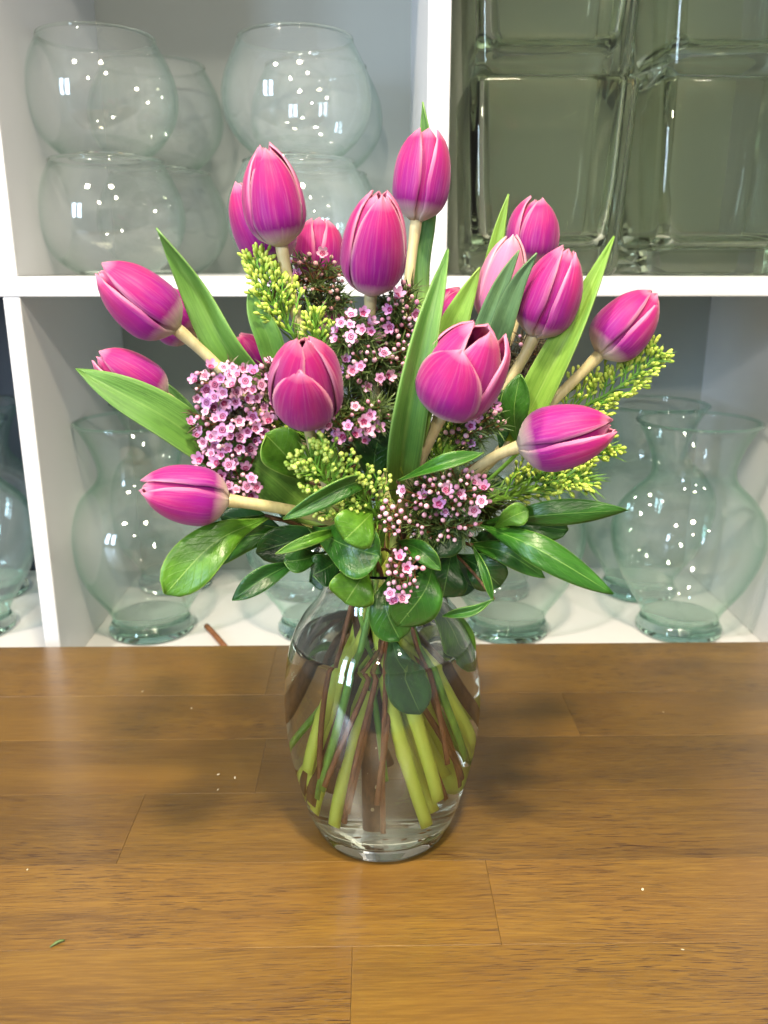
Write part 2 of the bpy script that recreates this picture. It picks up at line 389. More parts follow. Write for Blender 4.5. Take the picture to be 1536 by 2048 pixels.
# ------------------------------------------------------------------ the table
TABLE_EDGE = on_z(768, 1289, 0).y
table = thing('wooden_table', 'golden brown wooden table top of jointed planks carrying the tulip vase', 'table', (0, 0.02, -0.028))
seam_y = [-0.31, -0.2453, -0.1795] + [on_z(768, p, 0).y for p in (1892, 1722, 1583, 1475)]
seam_y = sorted(seam_y)
while seam_y[-1] + 0.072 < TABLE_EDGE - 0.03: seam_y.append(seam_y[-1] + 0.072)
seam_y.append(TABLE_EDGE)
def gx(px, py): return on_z(px, py, 0).x
cuts = {0: [0.05], 1: [-0.2, 0.33], 2: [gx(703, 1960)], 3: [gx(992, 1830)], 4: [gx(265, 1650)], 5: [gx(522, 1530), 0.42], 6: [-0.44, 0.16], 7: [-0.1, 0.5], 8: [0.3]}
for i, (a, b) in enumerate(zip(seam_y, seam_y[1:])):
    xs = [-0.85] + cuts.get(i, [0.0]) + [0.85]
    for xa, xb in zip(xs, xs[1:]):
        box('plank', (xa+0.00004, a+0.00003, -0.028), (xb-0.00004, b-0.00003, rng.uniform(-0.0001, 0)), M['wood'], table, 0.00025)

# ------------------------------------------------------------------ the shelving unit
YF = CAM.y + 0.80; YB = YF + 0.32                     # front and back of the shelves
ZS = -0.045                                            # lower shelf surface
zt = at(870, 553, YF).z; zu = at(870, 593, YF).z       # middle shelf top and underside
TOPZ = zt + 0.40
unit = thing('shelving_unit', 'white cube shelving unit with grey back behind the table', 'shelf', (0.1, (YF+YB)/2, ZS-0.02))
xl0, xl1 = at(5, 595, YF).x, at(40, 595, YF).x
xm0, xm1 = at(850, 545, YF).x, at(893, 545, YF).x
sp = xm1 - xl1
XL, XR = xl0 - 0.36, xm1 + sp + 0.02
box('shelf_board', (XL, YF, ZS-0.02), (XR, YB, ZS), M['white'], unit, 0.0012)
box('shelf_board', (XL, YF-0.0015, zu), (XR, YB, zt), M['white'], unit, 0.0012)
box('shelf_board', (XL, YF, TOPZ), (XR, YB, TOPZ+0.02), M['white'], unit, 0.0012)
for x0, x1 in ((xl0, xl1), (xm0, xm1), (xm0+sp, xm1+sp)):
    for z0, z1 in ((ZS, zu), (zt, TOPZ)):
        box('divider', (x0, YF, z0), (x1, YB, z1), M['white'], unit, 0.0012)
box('side_panel', (XL-0.02, YF, ZS-0.02), (XL, YB, TOPZ+0.02), M['white'], unit, 0.0012)
bays = [(XL, xl0), (xl1, xm0), (xm1, xm0+sp)]
for k, (x0, x1) in enumerate(bays):
    for z0, z1 in ((ZS, zu), (zt, TOPZ)):
        box('back_panel', (x0, YB-0.006, z0), (x1, YB-0.0005, z1), M['back_dark'] if (k == 0 and z0 == ZS) else M['back_olive'] if (k == 2 and z0 == zt) else M['back'], unit)

# ------------------------------------------------------------------ glassware on the shelves
URN = [(0.018, .0425), (0.03, .047), (0.045, .057), (0.06, .0665), (0.09, .0790), (0.117, .0835), (0.14, .0795), (0.16, .0655), (0.175, .0500), (0.187, .0445), (0.2, .0455), (0.22, .0520), (0.235, .0595), (0.243, .0640)]
def thin_shell(prof_zr, n, th, mat, name, parent, seg=64):
    p = smooth_prof(prof_zr, n)
    outer = [(r, z) for r, z in p]; inner = [(r-th, z) for r, z in p][::-1]
    return lathe(name, outer + [(outer[-1][0]-th/2, outer[-1][1]+0.0008)] + inner, mat, parent, closed=True, seg=seg)
def urn(px, py, label, proto=[None], z=ZS, loc=None):
    p = Vector(loc) if loc else on_z(px, py, z); p.z = z + 0.0002
    t = thing('glass_urn_vase', label, 'vase', p, 'spare glass urn vases on the lower shelf')
    if proto[0] is None:
        b = thin_shell(URN, 40, 0.0022, M['thin_green'], 'body', t); b.location = (0, 0, 0)
        f = lathe('foot', [(0.0, 0.0), (0.044, 0.0), (0.0478, 0.003), (0.0478, 0.008), (0.0445, 0.013), (0.0428, 0.0178), (0.040, 0.0190), (0.0, 0.0165)], M['glass_green'], t); f.location = (0, 0, 0)
        rm = lathe('rim', [(0.0640+0.0018*math.cos(a), 0.2435+0.0018*math.sin(a)) for a in [2*math.pi*k/10 for k in range(10)]], M['glass_green'], t, closed=True); rm.location = (0, 0, 0)
        proto[0] = t
    else:
        for ch in proto[0].children:
            c = ch.copy(); C.objects.link(c); c.parent = t
    return t
urn(305, 1258, 'pale green glass urn vase on the lower shelf beside the left white divider')
urn(352, 1168, 'glass urn vase half hidden behind the one beside the left divider')
urn(640, 1258, 'glass urn vase on the lower shelf directly behind the tulip vase neck')
urn(610, 1180, 'glass urn vase at the back of the shelf, behind leaves left of tulip vase')
urn(1013, 1258, 'glass urn vase on the lower shelf behind the long narrow green leaves')
urn(985, 1182, 'glass urn vase at the back behind the long narrow green leaves')
urn(1355, 1258, 'clear glass urn vase with whole rim showing, right of the yellow goldenrod')
urn(1275, 1182, 'greenish glass urn vase partly hidden behind the one with whole rim showing')
urn(-55, 1258, 'foremost glass urn vase in the dark-backed shelf bay')
urn(-20, 1185, 'rear glass urn vase in the dark-backed shelf bay')

BOWL = [(0.0, 0.036), (0.006, 0.046), (0.018, 0.0590), (0.036, 0.0700), (0.054, 0.0735), (0.072, 0.0715), (0.09, 0.0645), (0.102, 0.0580), (0.108, 0.0550)]
bowl_me = []
def bowl(px, y, z, label):
    p = at(px, 545, y); p.z = z
    t = thing('glass_bowl', label, 'bowl', p, 'round glass bowls stacked on the upper shelf')
    if not bowl_me:
        b = thin_shell(BOWL, 34, 0.0022, M['thin_clear'], 'body', t); b.location = (0, 0, 0)
        f = lathe('base', [(0.0, 0.0), (0.034, 0.0), (0.0362, 0.002), (0.034, 0.0042), (0.0, 0.0036)], M['glass'], t); f.location = (0, 0, 0)
        r = lathe('rim', [(0.0545+0.0016*math.cos(a), 0.1085+0.0016*math.sin(a)) for a in [2*math.pi*k/10 for k in range(10)]], M['glass'], t, closed=True); r.location = (0, 0, 0)
        bowl_me.append(t)
    else:
        for ch in bowl_me[0].children: c = ch.copy(); C.objects.link(c); c.parent = t
    return t
HB = 0.1101
for px, y, lab in ((232, YF+0.115, 'in the stack beside the left wall of the shelf'), (335, YF+0.235, 'in the rear stack beside the left wall'), (603, YF+0.115, 'in the stack behind the tall tulip pair'), (640, YF+0.237, 'in the rear stack behind the tall tulip pair')):
    if px == 335 or px == 640: hs = (0,) if px == 640 else (0, 1)
    hs = (0, 1)
    bowl(px, y, zt+0.0002, 'lower round glass bowl ' + lab)
    bowl(px, y, zt+0.0002+HB, 'upper round glass bowl ' + lab)

def sq_loop(hw, z, rc, n=5):
    out = []
    for cx, cy, a0 in ((1, 1, 0), (-1, 1, 90), (-1, -1, 180), (1, -1, 270)):
        for k in range(n+1):
            a = R_(a0 + 90*k/n)
            out.append(Vector((cx*(hw-rc)+rc*math.cos(a), cy*(hw-rc)+rc*math.sin(a), z)))
    return out
cube_me = []
CH = 0.171
def cube_vase(x, y, z, label, rz=0):
    t = thing('square_glass_vase', label, 'vase', (x, y, z), 'thick square glass vases stacked on the shelf')
    t.rotation_euler.z = rz
    if not cube_me:
        prof = [(.0665, 0.0, .014), (.0700, 0.0035, .014), (.0712, 0.012, .013), (.0740, 0.085, .012), (.0768, CH-0.003, .011), (.0758, CH, .011), (.0680, CH, .012), (.0668, CH-0.003, .012), (.0642, 0.085, .014), (.0612, 0.040, .018), (.0585, 0.0305, .020), (.0520, 0.0260, .022)]
        V, Fc = [], []
        for hw, zz, rc in prof: V += sq_loop(hw, zz, rc)
        k = 24
        for i in range(len(prof)-1):
            for j in range(k):
                j2 = (j+1) % k
                Fc.append((i*k+j, i*k+j2, (i+1)*k+j2, (i+1)*k+j))
        Fc.append(tuple(range(k))[::-1]); Fc.append(tuple(range((len(prof)-1)*k, len(prof)*k)))
        o = mk('body', V, Fc, M['glass_cube'], t); o.location = (0, 0, 0)
        cube_me.append(o)
    else:
        c = cube_me[0].copy(); C.objects.link(c); c.parent = t
c0 = at(1095, 545, YF+0.03).x; c1 = c0 + 0.1735
for cx, col in ((c0, 'next to the white divider'), (c1, 'one place away from the white divider')):
    for yy, row in ((YF+0.03+0.0775, 'front'),):
        for zz, lev in ((zt+0.0003, 'bottom'), (zt+0.0006+CH, 'top')):
            cube_vase(cx + (0.004 if row == 'rear' else 0), yy - (0.002 if row == 'rear' else 0), zz, '%s thick square glass vase of the stack %s' % (lev, col), R_(rng.uniform(-0.7, 0.7)))

tw = [on_z(413, 1252, ZS+0.0035), on_z(430, 1270, ZS+0.0035), on_z(452, 1296, ZS+0.0035)]
V, Fc = tube_data(catmull(tw, 8), 0.0033, 8)
o = mk('cut_stem', V, Fc, M['twig'], origin=tw[0]); tag(o, 'short brown cut stem lying on the lower white shelf', 'stem')

# ------------------------------------------------------------------ the tulip vase and its water
VASE = [(0.0100, .0470), (0.017, .0498), (0.0322, .0540), (0.0548, .0592), (0.0733, .0619), (0.0947, .0628), (0.12, .0606), (0.134, .0574), (0.147, .0516), (0.157, .0440), (0.166, .0385), (0.173, .0366), (0.180, .0372), (0.190, .0420)]
def vr(z): return sinterp(VASE, max(0.01, min(0.19, z)))
outer = [(0.0, 0.0008), (0.034, 0.0004), (0.0395, 0.0), (0.0425, 0.0016), (0.0450, 0.0050)] + smooth_prof(VASE, 46)
TH = 0.0028
inner = [(vr(z)-TH, z) for z in [0.19-(0.19-0.017)*i/44 for i in range(45)]]
inner += [(0.0452, 0.0140), (0.0425, 0.0120), (0.038, 0.0108), (0.0, 0.0102)]
vase = thing('tulip_vase', 'clear glass urn vase of water holding the magenta tulip bouquet on the table', 'vase', (0, 0, 0))
lathe('vase_body', outer + [(0.0425, 0.1915), (0.0415, 0.1918), (0.0400, 0.1910)] + inner, M['glass'], vase, seg=96)
WL = 0.137
wp = [(0.0, 0.0100), (0.038, 0.0106), (0.0427, 0.0118), (0.0455, 0.0139)] + [(vr(z)-TH+0.0003, z) for z in [0.017+(WL-0.017)*i/40 for i in range(41)]] + [(vr(WL)-TH-0.002, WL-0.0006), (0.0, WL-0.0008)]
w = lathe('water', wp, M['water'], seg=96); tag(w, 'clear water filling the tulip vase up to its shoulder', 'water')

# ------------------------------------------------------------------ bouquet helpers
neck_i = [0]
def neck_point(towards=None, rmax=0.026):
    i = neck_i[0]; neck_i[0] += 1
    a = i*2.39996; r = rmax*math.sqrt(((i*7) % 29 + 0.5)/29)
    p = Vector((r*math.cos(a), r*math.sin(a), 0.178))
    if towards is not None:
        h = Vector((towards.x, towards.y, 0))
        if h.length > 0.01: p = p*0.55 + h.normalized()*0.012; p.z = 0.178
    return p
def foot_point(N, B, z=None, px=None):
    """where a stem that runs down from B through N ends, inside the vase"""
    z = rng.uniform(0.020, 0.068) if z is None else z
    d = Vector((N.x-B.x, N.y-B.y, 0)); d = d.normalized() if d.length > 1e-4 else Vector((1, 0, 0))
    rr = (vr(z)-TH-0.0075)
    ja = rng.uniform(-0.9, 0.9); d = Vector((d.x*math.cos(ja)-d.y*math.sin(ja), d.x*math.sin(ja)+d.y*math.cos(ja), 0))
    q = Vector((N.x, N.y, 0)) + d*min(0.9*(0.178-z)*math.hypot(N.x-B.x, N.y-B.y)/max(0.05, B.z-N.z)+0.006, 0.09)
    if q.length > rr: q = q.normalized()*rr
    q.z = z; return q
def stem_path(B, tang, N, E, n=22):
    L = (B-N).length
    t0 = tang.normalized()*L*0.9; t1 = (E-N).normalized()*L*0.9
    out = []
    for i in range(n):
        s = i/(n-1)
        out.append((2*s**3-3*s*s+1)*B+(s**3-2*s*s+s)*t0+(-2*s**3+3*s*s)*N+(s**3-s*s)*t1)
    bow = Vector((rng.uniform(-1, 1), rng.uniform(-1, 1), 0))*0.005
    for i in range(1, 25): out.append(N.lerp(E, i/24) + bow*math.sin(math.pi*i/24))
    return out

def petal_mesh(R, L, inner, opn, r_, flare=0.0, pw=0.95, ls=1.0):
    NU, NV = 12, 18
    prof = [(0, .16), (.05, .44), (.13, .76), (.27, .97), (.42, 1.0), (.58, .95), (.74, .81), (.88, .57), (.96, .34), (1, .21)]
    wid = [(0, .16), (.06, .46), (.18, .84), (.38, 1.04), (.58, .98), (.76, .77), (.88, .49), (.95, .26), (.985, .10), (1, .015)]
    V, uv, Fc = [], [], []
    k1 = r_.uniform(-.05, .05); off = r_.choice((0.965, 1.0, 1.03)); ph = r_.uniform(0, 6)
    ln = L*r_.uniform(.93, 1.0)*(0.98 if inner else 1.0)*ls
    for j in range(NV+1):
        v = j/NV
        vv = v
        r = sinterp(prof, vv*ls)*R
        r += R*opn*(0.45 if inner else 1.0)*max(0, vv-0.30)**1.4*0.9
        r += R*flare*max(0, vv-0.7)*1.5
        w_ = sinterp(wid, vv)*R*(1.06*pw if not inner else 1.0)
        if inner: r *= (0.89 if pw > 0.92 else 0.84) - 0.30*max(0, vv-0.6)**1.3
        else: r *= off
        for i in range(NU+1):
            u = i/NU*2-1
            th = max(-1.45, min(1.45, u*w_/max(r, 0.25*R)))
            rr = r*(1 - ((0.015 if pw < 0.91 else 0.05) if not inner else 0.02)*abs(u)**2.2 + 0.030*math.exp(-(u/0.10)**2)*math.sin(math.pi*vv)**1.0*(-1 if inner else 0.35))
            rr += R*0.012*math.sin(ph+u*3+vv*7)
            z = ln*vv + R*0.03*math.sin(ph+5*u)*vv - abs(u)**2*R*0.05*vv
            V.append(Vector((rr*math.cos(th+k1*vv), rr*math.sin(th+k1*vv), z))); uv.append(((u+1)/2, v))
    for j in range(NV):
        for i in range(NU):
            a = j*(NU+1)+i; Fc.append((a, a+1, a+NU+2, a+NU+1))
    return V, Fc, uv

tulips = {}
def tulip(key, label, base, tip, yb, yt, wpx, roll=0.0, opn=0.0, mat='petal', flare=0.0, neck=None, foot=None, foot_z=None, srad=0.0030, sag=None, opens=None, pw=0.95, shorts={}):
    r_ = random.Random(hash(key) % 1000 if isinstance(key, int) else sum(map(ord, key))*13)
    B = at(*base, yb); T = at(*tip, yt); A = (T-B); L = A.length; A.normalize()
    R = wpx/2/ppm((B+T)/2)
    N = neck or neck_point(B); E = Vector(foot) if foot else foot_point(N, B, foot_z)
    t = thing('tulip', label, 'tulip', B, 'tulips of the bouquet')
    vd = (CAM-B).normalized(); Fv = (vd - A*vd.dot(A)).normalized(); S = A.cross(Fv)
    for k in range(6):
        inner = k >= 3
        o_ = opn if not opens else opens[k]
        V, Fc, uv = petal_mesh(R, L, inner, o_, r_, flare*r_.uniform(.3, 1.2), pw, shorts.get(k, 1.0))
        ph = R_(roll + (k % 3)*120 + (60 if inner else 0) + r_.uniform(-5, 5))
        cs, sn = math.cos(ph), math.sin(ph)
        VV = []
        for p in V:
            x, y = p.x*cs-p.y*sn, p.x*sn+p.y*cs
            VV.append(B + Fv*x + S*y + A*(p.z - 0.0015))
        o = mk('petal', VV, Fc, M[mat], t, uv, origin=B+A*L*0.4); solid(o, 0.0007)
    path = stem_path(B + A*0.003, -A, N, E); s0 = r_.uniform(.66, .86)
    V, Fc = tube_data(path, lambda s: srad*((1.18 if s < 0.03 else 1.0+0.25*s) + 0.20*math.exp(-((s-s0)/0.014)**2)), 12)
    mk('stem', V, Fc, M['tulip_stem'], t)
    tulips[key] = (t, path)
    return t

LANCE = [(0, .30), (.1, .55), (.3, .92), (.48, 1.0), (.65, .86), (.82, .54), (.93, .25), (1, .02)]
OBOV = [(0, .07), (.1, .15), (.25, .36), (.45, .74), (.62, .97), (.75, 1.0), (.86, .84), (.94, .55), (.985, .22), (1, .04)]
NARROW = [(0, .07), (.1, .22), (.3, .66), (.5, .98), (.65, 1.0), (.8, .78), (.92, .40), (1, .03)]
def leaf_mesh(pts, w, prof, fold, twist, r_, wave=0.0, nhint=None, nu=8, nv=22, cup=0.0):
    cl = catmull(pts, nv+1); V, uv, Fc = [], [], []
    ph = r_.uniform(0, 6)
    for j, c in enumerate(cl):
        v = j/nv
        T = (cl[min(j+1, nv)]-cl[max(j-1, 0)]).normalized()
        nh = nhint or (CAM - c).normalized()
        S = T.cross(nh).normalized(); Nn = S.cross(T).normalized()
        tw_ = twist(v) if callable(twist) else twist
        q = Quaternion(T, R_(tw_)); S = q @ S; Nn = q @ Nn
        hw = sinterp(prof, v)*w/2
        for i in range(nu+1):
            u = i/nu*2-1
            f = R_(fold)
            p = c + S*u*hw*math.cos(f) + Nn*(abs(u)*hw*math.sin(f)) + Nn*wave*w*math.sin(ph+v*9+u*1.5)*abs(u) + Nn*cup*w*u*u
            V.append(p); uv.append(((u+1)/2, v))
    for j in range(nv):
        for i in range(nu):
            a = j*(nu+1)+i; Fc.append((a, a+1, a+nu+2, a+nu+1))
    return V, Fc, uv
def tulip_leaf(key, pts, wpx, mat='tulip_leaf', fold=22, twist=0, wave=0.05, join=True, prof=LANCE):
    """pts run from base to tip as (px, py, y)"""
    t, path = tulips[key]
    P = [at(a, b, c) for a, b, c in pts]
    if join:
        tail = min(path[2:20], key=lambda q: (q-(P[0]+(P[0]-P[1])*0.6)).length)
        P = [tail] + P
    r_ = random.Random(len(P)*31+int(pts[0][0]))
    w = wpx/ppm(P[len(P)//2])
    V, Fc, uv = leaf_mesh(P, w, prof, fold, twist, r_, wave, nv=26)
    o = mk('leaf', V, Fc, M[mat], t, uv, origin=P[0]); solid(o, 0.0009); return o

# ------------------------------------------------------------------ tulips
tulip('T1', 'tall upright tulip on pale stem in front of the round glass bowls', (562, 487), (527, 279), -0.005, -0.012, 122, roll=8, opn=-0.02)
tulip('T2', 'tulip with one curled petal tip half hidden behind the tall upright tulip', (556, 528), (482, 352), 0.035, 0.03, 122, roll=-40, opn=0.22)
tulip('T3', 'pink tulip rising behind dusky waxflower buds below the round glass bowls', (634, 560), (640, 428), 0.06, 0.06, 104, roll=60, opn=0.22, pw=0.90)
tulip('T4', 'broad closed purple-magenta tulip above waxflower, left of the topmost tulip', (742, 583), (762, 377), -0.025, -0.045, 130, roll=18, opn=0.06)
tulip('T5', 'topmost tulip with dark groove in front of the white shelf divider', (833, 437), (858, 248), 0.03, 0.03, 112, roll=62, opn=0.26, pw=0.84)
tulip('T6', 'large tulip leaning left above the smaller drooping tulip by the long leaf', (350, 655), (192, 530), -0.02, -0.03, 124, roll=48, opn=0.02, pw=0.90)
tulip('T7', 'tulip almost hidden behind the large left-leaning tulip', (392, 668), (280, 575), 0.02, 0.02, 108, roll=20)
tulip('T8', 'pale-based pink tulip resting on a long pointed drooping leaf', (326, 793), (186, 705), -0.02, -0.03, 98, roll=35, opn=0.14, pw=0.90)
tulip('T9', 'low pink tulip lying sideways to the left below the waxflower', (452, 1000), (272, 975), -0.075, -0.085, 118, roll=-42, opn=0.05, pw=0.89)
tulip('T10', 'tulip facing the viewer with crown of petal tips, above round glossy leaf', (615, 832), (605, 672), -0.07, -0.105, 148, roll=-10, opn=0.0, flare=-0.1, pw=0.93, shorts={0: 0.87, 3: 1.04, 5: 1.04})
tulip('T11', 'small tulip peeping out behind long leaf and front-facing tulip', (522, 742), (470, 662), 0.02, 0.02, 86, roll=20)
tulip('T12', 'big opening tulip with pale petal edges beside the tall broad leaf', (885, 825), (975, 640), -0.075, -0.09, 172, roll=-16, opn=0.16, flare=0.25, opens=[0.0, 0.40, 0.02, 0.15, 0.05, 0.05], shorts={0: 0.80, 2: 0.95}, pw=0.98)
tulip('T13', 'purple tulip with dark groove and pale tip right of pale pink tulip', (1070, 668), (1142, 487), -0.02, -0.03, 122, roll=62, opn=0.06, pw=0.87)
tulip('T14', 'red-pink tulip in front of square glass vase, behind the pale pink tulip', (1058, 530), (1078, 388), 0.05, 0.05, 104, roll=25, opn=0.12)
tulip('T15', 'pale pink washed tulip clasped by two dusky narrow leaves', (985, 645), (1026, 462), 0.01, 0.0, 96, roll=10, mat='petal_pale')
tulip('T16', 'tulip with whitish base on long bare stem above the feathery goldenrod plume', (1202, 706), (1318, 580), -0.01, -0.01, 116, roll=-50, opn=0.04, pw=0.90)
tulip('T17', 'tulip lying sideways to the right over goldenrod', (1042, 892), (1240, 848), -0.06, -0.07, 126, roll=-52, opn=0.03, pw=0.90)
tulip('T18', 'small red-pink tulip behind the tall broad leaf and pale lime leaf', (880, 655), (925, 570), 0.06, 0.06, 82, roll=30)
tulip('T19', 'tulip showing only a pink sliver behind the lime leaf at right', (1075, 770), (1092, 680), 0.05, 0.05, 74, roll=0)
tulip('T20', 'tulip showing only a pink tip between waxflower twigs in the centre', (665, 700), (682, 612), 0.04, 0.04, 74, roll=0)

tulip_leaf('T6', [(515, 775, 0.0), (450, 690, -0.01), (385, 570, -0.01), (313, 456, -0.02)], 84, fold=34, twist=-18)
tulip_leaf('T8', [(440, 910, -0.03), (330, 835, -0.045), (230, 780, -0.05), (152, 738, -0.05)], 92, fold=20, twist=14)
tulip_leaf('T8', [(395, 860, 0.01), (365, 815, 0.01), (335, 768, 0.01)], 46, fold=25)
tulip_leaf('T12', [(800, 950, -0.05), (815, 830, -0.08), (850, 660, -0.08), (895, 500, -0.06)], 86, fold=34, twist=14)
tulip_leaf('T12', [(815, 900, -0.06), (840, 820, -0.075), (868, 740, -0.06)], 66, mat='tulip_leaf_bright', fold=14, twist=-8)
tulip_leaf('T18', [(870, 760, 0.0), (895, 680, 0.0), (925, 610, 0.0), (960, 535, 0.0)], 66, mat='tulip_leaf_bright', fold=18)
tulip_leaf('T15', [(955, 700, -0.02), (975, 640, -0.025), (1005, 565, -0.028), (1038, 500, -0.03)], 44, mat='tulip_leaf_dark', fold=20)
tulip_leaf('T13', [(990, 720, -0.02), (1005, 650, -0.03), (1035, 570, -0.035), (1074, 506, -0.04)], 48, mat='tulip_leaf_dark', fold=18)
tulip_leaf('T16', [(1045, 850, -0.02), (1090, 760, -0.025), (1160, 620, -0.025), (1228, 473, -0.02)], 76, mat='tulip_leaf_bright', fold=28, twist=-12)
tulip_leaf('T14', [(985, 560, 0.05), (995, 480, 0.05), (1017, 388, 0.05)], 34, mat='tulip_leaf_bright', fold=18)
tulip_leaf('T5', [(835, 620, 0.045), (838, 520, 0.05), (852, 420, 0.055), (852, 300, 0.055), (845, 204, 0.055)], 48, fold=20)
tulip_leaf('T1', [(560, 730, -0.005), (535, 670, -0.01), (512, 620, -0.01), (497, 578, -0.01)], 56, fold=20)
tulip_leaf('T10', [(655, 930, -0.05), (635, 880, -0.06), (612, 838, -0.065)], 52, mat='tulip_leaf_bright', fold=20)
tulip_leaf('T9', [(610, 1010, -0.03), (550, 960, -0.04), (480, 905, -0.045), (430, 870, -0.045)], 96, fold=14)

# ------------------------------------------------------------------ glossy leaf branches
def branch(label, leaves, hub, hub_y, stem_mat='woody', srad=0.0022, foot_z=None):
    H = at(*hub, hub_y); N = neck_point(H); E = foot_point(N, H, foot_z)
    t = thing('leafy_branch', label, 'branch', N, 'glossy leafed branches of the bouquet')
    path = stem_path(H, (N-H).normalized(), N, E)
    V, Fc = tube_data(path, lambda s: srad*(0.7+0.8*s), 9)
    for lf in leaves:
        p0 = at(lf[0][0], lf[0][1], lf[0][2])
        q = min(path[:12], key=lambda z: (z-p0).length)
        if (q-p0).length > 0.002: tube_data(catmull([q, q.lerp(p0, .5)+Vector((0, 0, .002)), p0], 6), 0.0009, 6, V, Fc)
    mk('stem', V, Fc, M[stem_mat], t)
    for k, lf in enumerate(leaves):
        pts, wpx = lf[:-1], lf[-1]
        opt = {}
        if isinstance(wpx, tuple): wpx, opt = wpx
        P = [at(*p) for p in pts]
        if len(P) == 2:
            mid = P[0].lerp(P[1], .55) + Vector((0, -0.004, 0.005)); P = [P[0], mid, P[1]]
        w_ = wpx/ppm(P[-1])
        r_ = random.Random(int(pts[0][0]*7+pts[-1][1]))
        V, Fc, uv = leaf_mesh(P, w_, opt.get('prof', OBOV), opt.get('fold', 10), opt.get('twist', r_.uniform(-14, 14)), r_, opt.get('wave', 0.06), nv=18, cup=opt.get('cup', 0.0))
        o = mk('leaf', V, Fc, M[opt.get('mat', 'gloss_leaf')], t, uv, origin=P[0]); solid(o, 0.0006)
    return t
def inside(label_leaf, P, w_, mat, twist, fold=6):
    """a leaf caught under the water, child of its branch"""
    r_ = random.Random(int(abs(P[0][0])*9e4)); P = [Vector(p) for p in P]
    V, Fc, uv = leaf_mesh(P, w_, OBOV, fold, twist, r_, 0.02, nv=16)
    o = mk('leaf', V, Fc, M[mat], label_leaf, uv, origin=P[0]); solid(o, 0.0006); return o
NR = dict(prof=NARROW)
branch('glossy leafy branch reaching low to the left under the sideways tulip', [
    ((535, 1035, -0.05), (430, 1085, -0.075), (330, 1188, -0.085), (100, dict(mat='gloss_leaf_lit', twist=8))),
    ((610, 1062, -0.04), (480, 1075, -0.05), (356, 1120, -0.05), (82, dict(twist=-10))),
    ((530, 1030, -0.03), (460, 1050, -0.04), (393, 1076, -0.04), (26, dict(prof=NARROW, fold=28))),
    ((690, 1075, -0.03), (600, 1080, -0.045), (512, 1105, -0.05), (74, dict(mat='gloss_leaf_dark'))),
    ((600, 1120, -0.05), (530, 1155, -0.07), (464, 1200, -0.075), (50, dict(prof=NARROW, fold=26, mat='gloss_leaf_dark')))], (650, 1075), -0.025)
br_a = branch('glossy leafy branch spilling over the front left of the vase rim', [
    ((700, 1055, -0.05), (630, 1078, -0.075), (551, 1108, -0.08), (28, dict(prof=NARROW, fold=30, mat='gloss_leaf_lit'))),
    ((625, 1055, -0.045), (690, 1090, -0.075), (762, 1112, -0.08), (112, dict(twist=12, cup=0.05))),
    ((650, 1105, -0.04), (610, 1118, -0.055), (568, 1124, -0.06), (52, dict())),
    ((752, 1018, -0.06), (722, 1048, -0.085), (688, 1080, -0.088), (96, dict(mat='gloss_leaf_lit', cup=-0.08, twist=-8))),
    ((742, 1130, -0.05), (715, 1168, -0.072), (690, 1206, -0.072), (98, dict(mat='gloss_leaf_lit', cup=-0.06))),
    ((690, 1110, -0.035), (655, 1135, -0.05), (625, 1150, -0.055), (70, dict(mat='gloss_leaf_dark')))], (715, 1065), -0.03)
branch('leafy branch with curled leaf crossing the green goldenrod clump', [
    ((745, 962, -0.06), (690, 972, -0.085), (566, 1038, -0.09), (50, dict(prof=NARROW, fold=28, twist=-20))),
    ((612, 965, -0.04), (575, 915, -0.055), (530, 868, -0.06), (92, dict(mat='gloss_leaf_lit', cup=0.04))),
    ((745, 985, -0.03), (750, 910, -0.04), (768, 832, -0.04), (92, dict(mat='gloss_leaf_dark'))),
    ((610, 1000, -0.02), (560, 985, -0.03), (500, 985, -0.03), (44, dict()))], (735, 1000), -0.03)
branch('leafy branch with slim curled dark leaf crossing the broad tulip leaf stem', [
    ((795, 962, -0.07), (880, 930, -0.095), (967, 906, -0.09), (36, dict(prof=NARROW, fold=30, twist=-25))),
    ((795, 1082, -0.05), (840, 1100, -0.075), (882, 1140, -0.08), (44, dict(prof=NARROW, fold=25))),
    ((1035, 890, -0.02), (1028, 820, -0.03), (1040, 748, -0.03), (62, dict(prof=NARROW))),
    ((1000, 900, -0.02), (1010, 830, -0.02), (1005, 780, -0.02), (50, dict(prof=NARROW, mat='gloss_leaf_dark')))], (815, 1020), -0.03)
branch('leafy branch with long narrow glossy leaves reaching right over the shelf', [
    ((965, 1046, -0.035), (1090, 1030, -0.06), (1257, 1020, -0.06), (56, dict(prof=NARROW, fold=-18, twist=20))),
    ((955, 1050, -0.03), (1050, 1050, -0.05), (1137, 1060, -0.05), (58, dict(mat='gloss_leaf'))),
    ((960, 1050, -0.04), (1070, 1095, -0.07), (1226, 1188, -0.075), (66, dict(prof=NARROW, fold=-18, twist=-10))),
    ((930, 1088, -0.03), (1010, 1105, -0.05), (1090, 1155, -0.05), (46, dict(prof=NARROW))),
    ((985, 1058, -0.045), (1020, 1035, -0.06), (1056, 1020, -0.06), (48, dict(mat='gloss_leaf_lit')))], (905, 1060), -0.02)
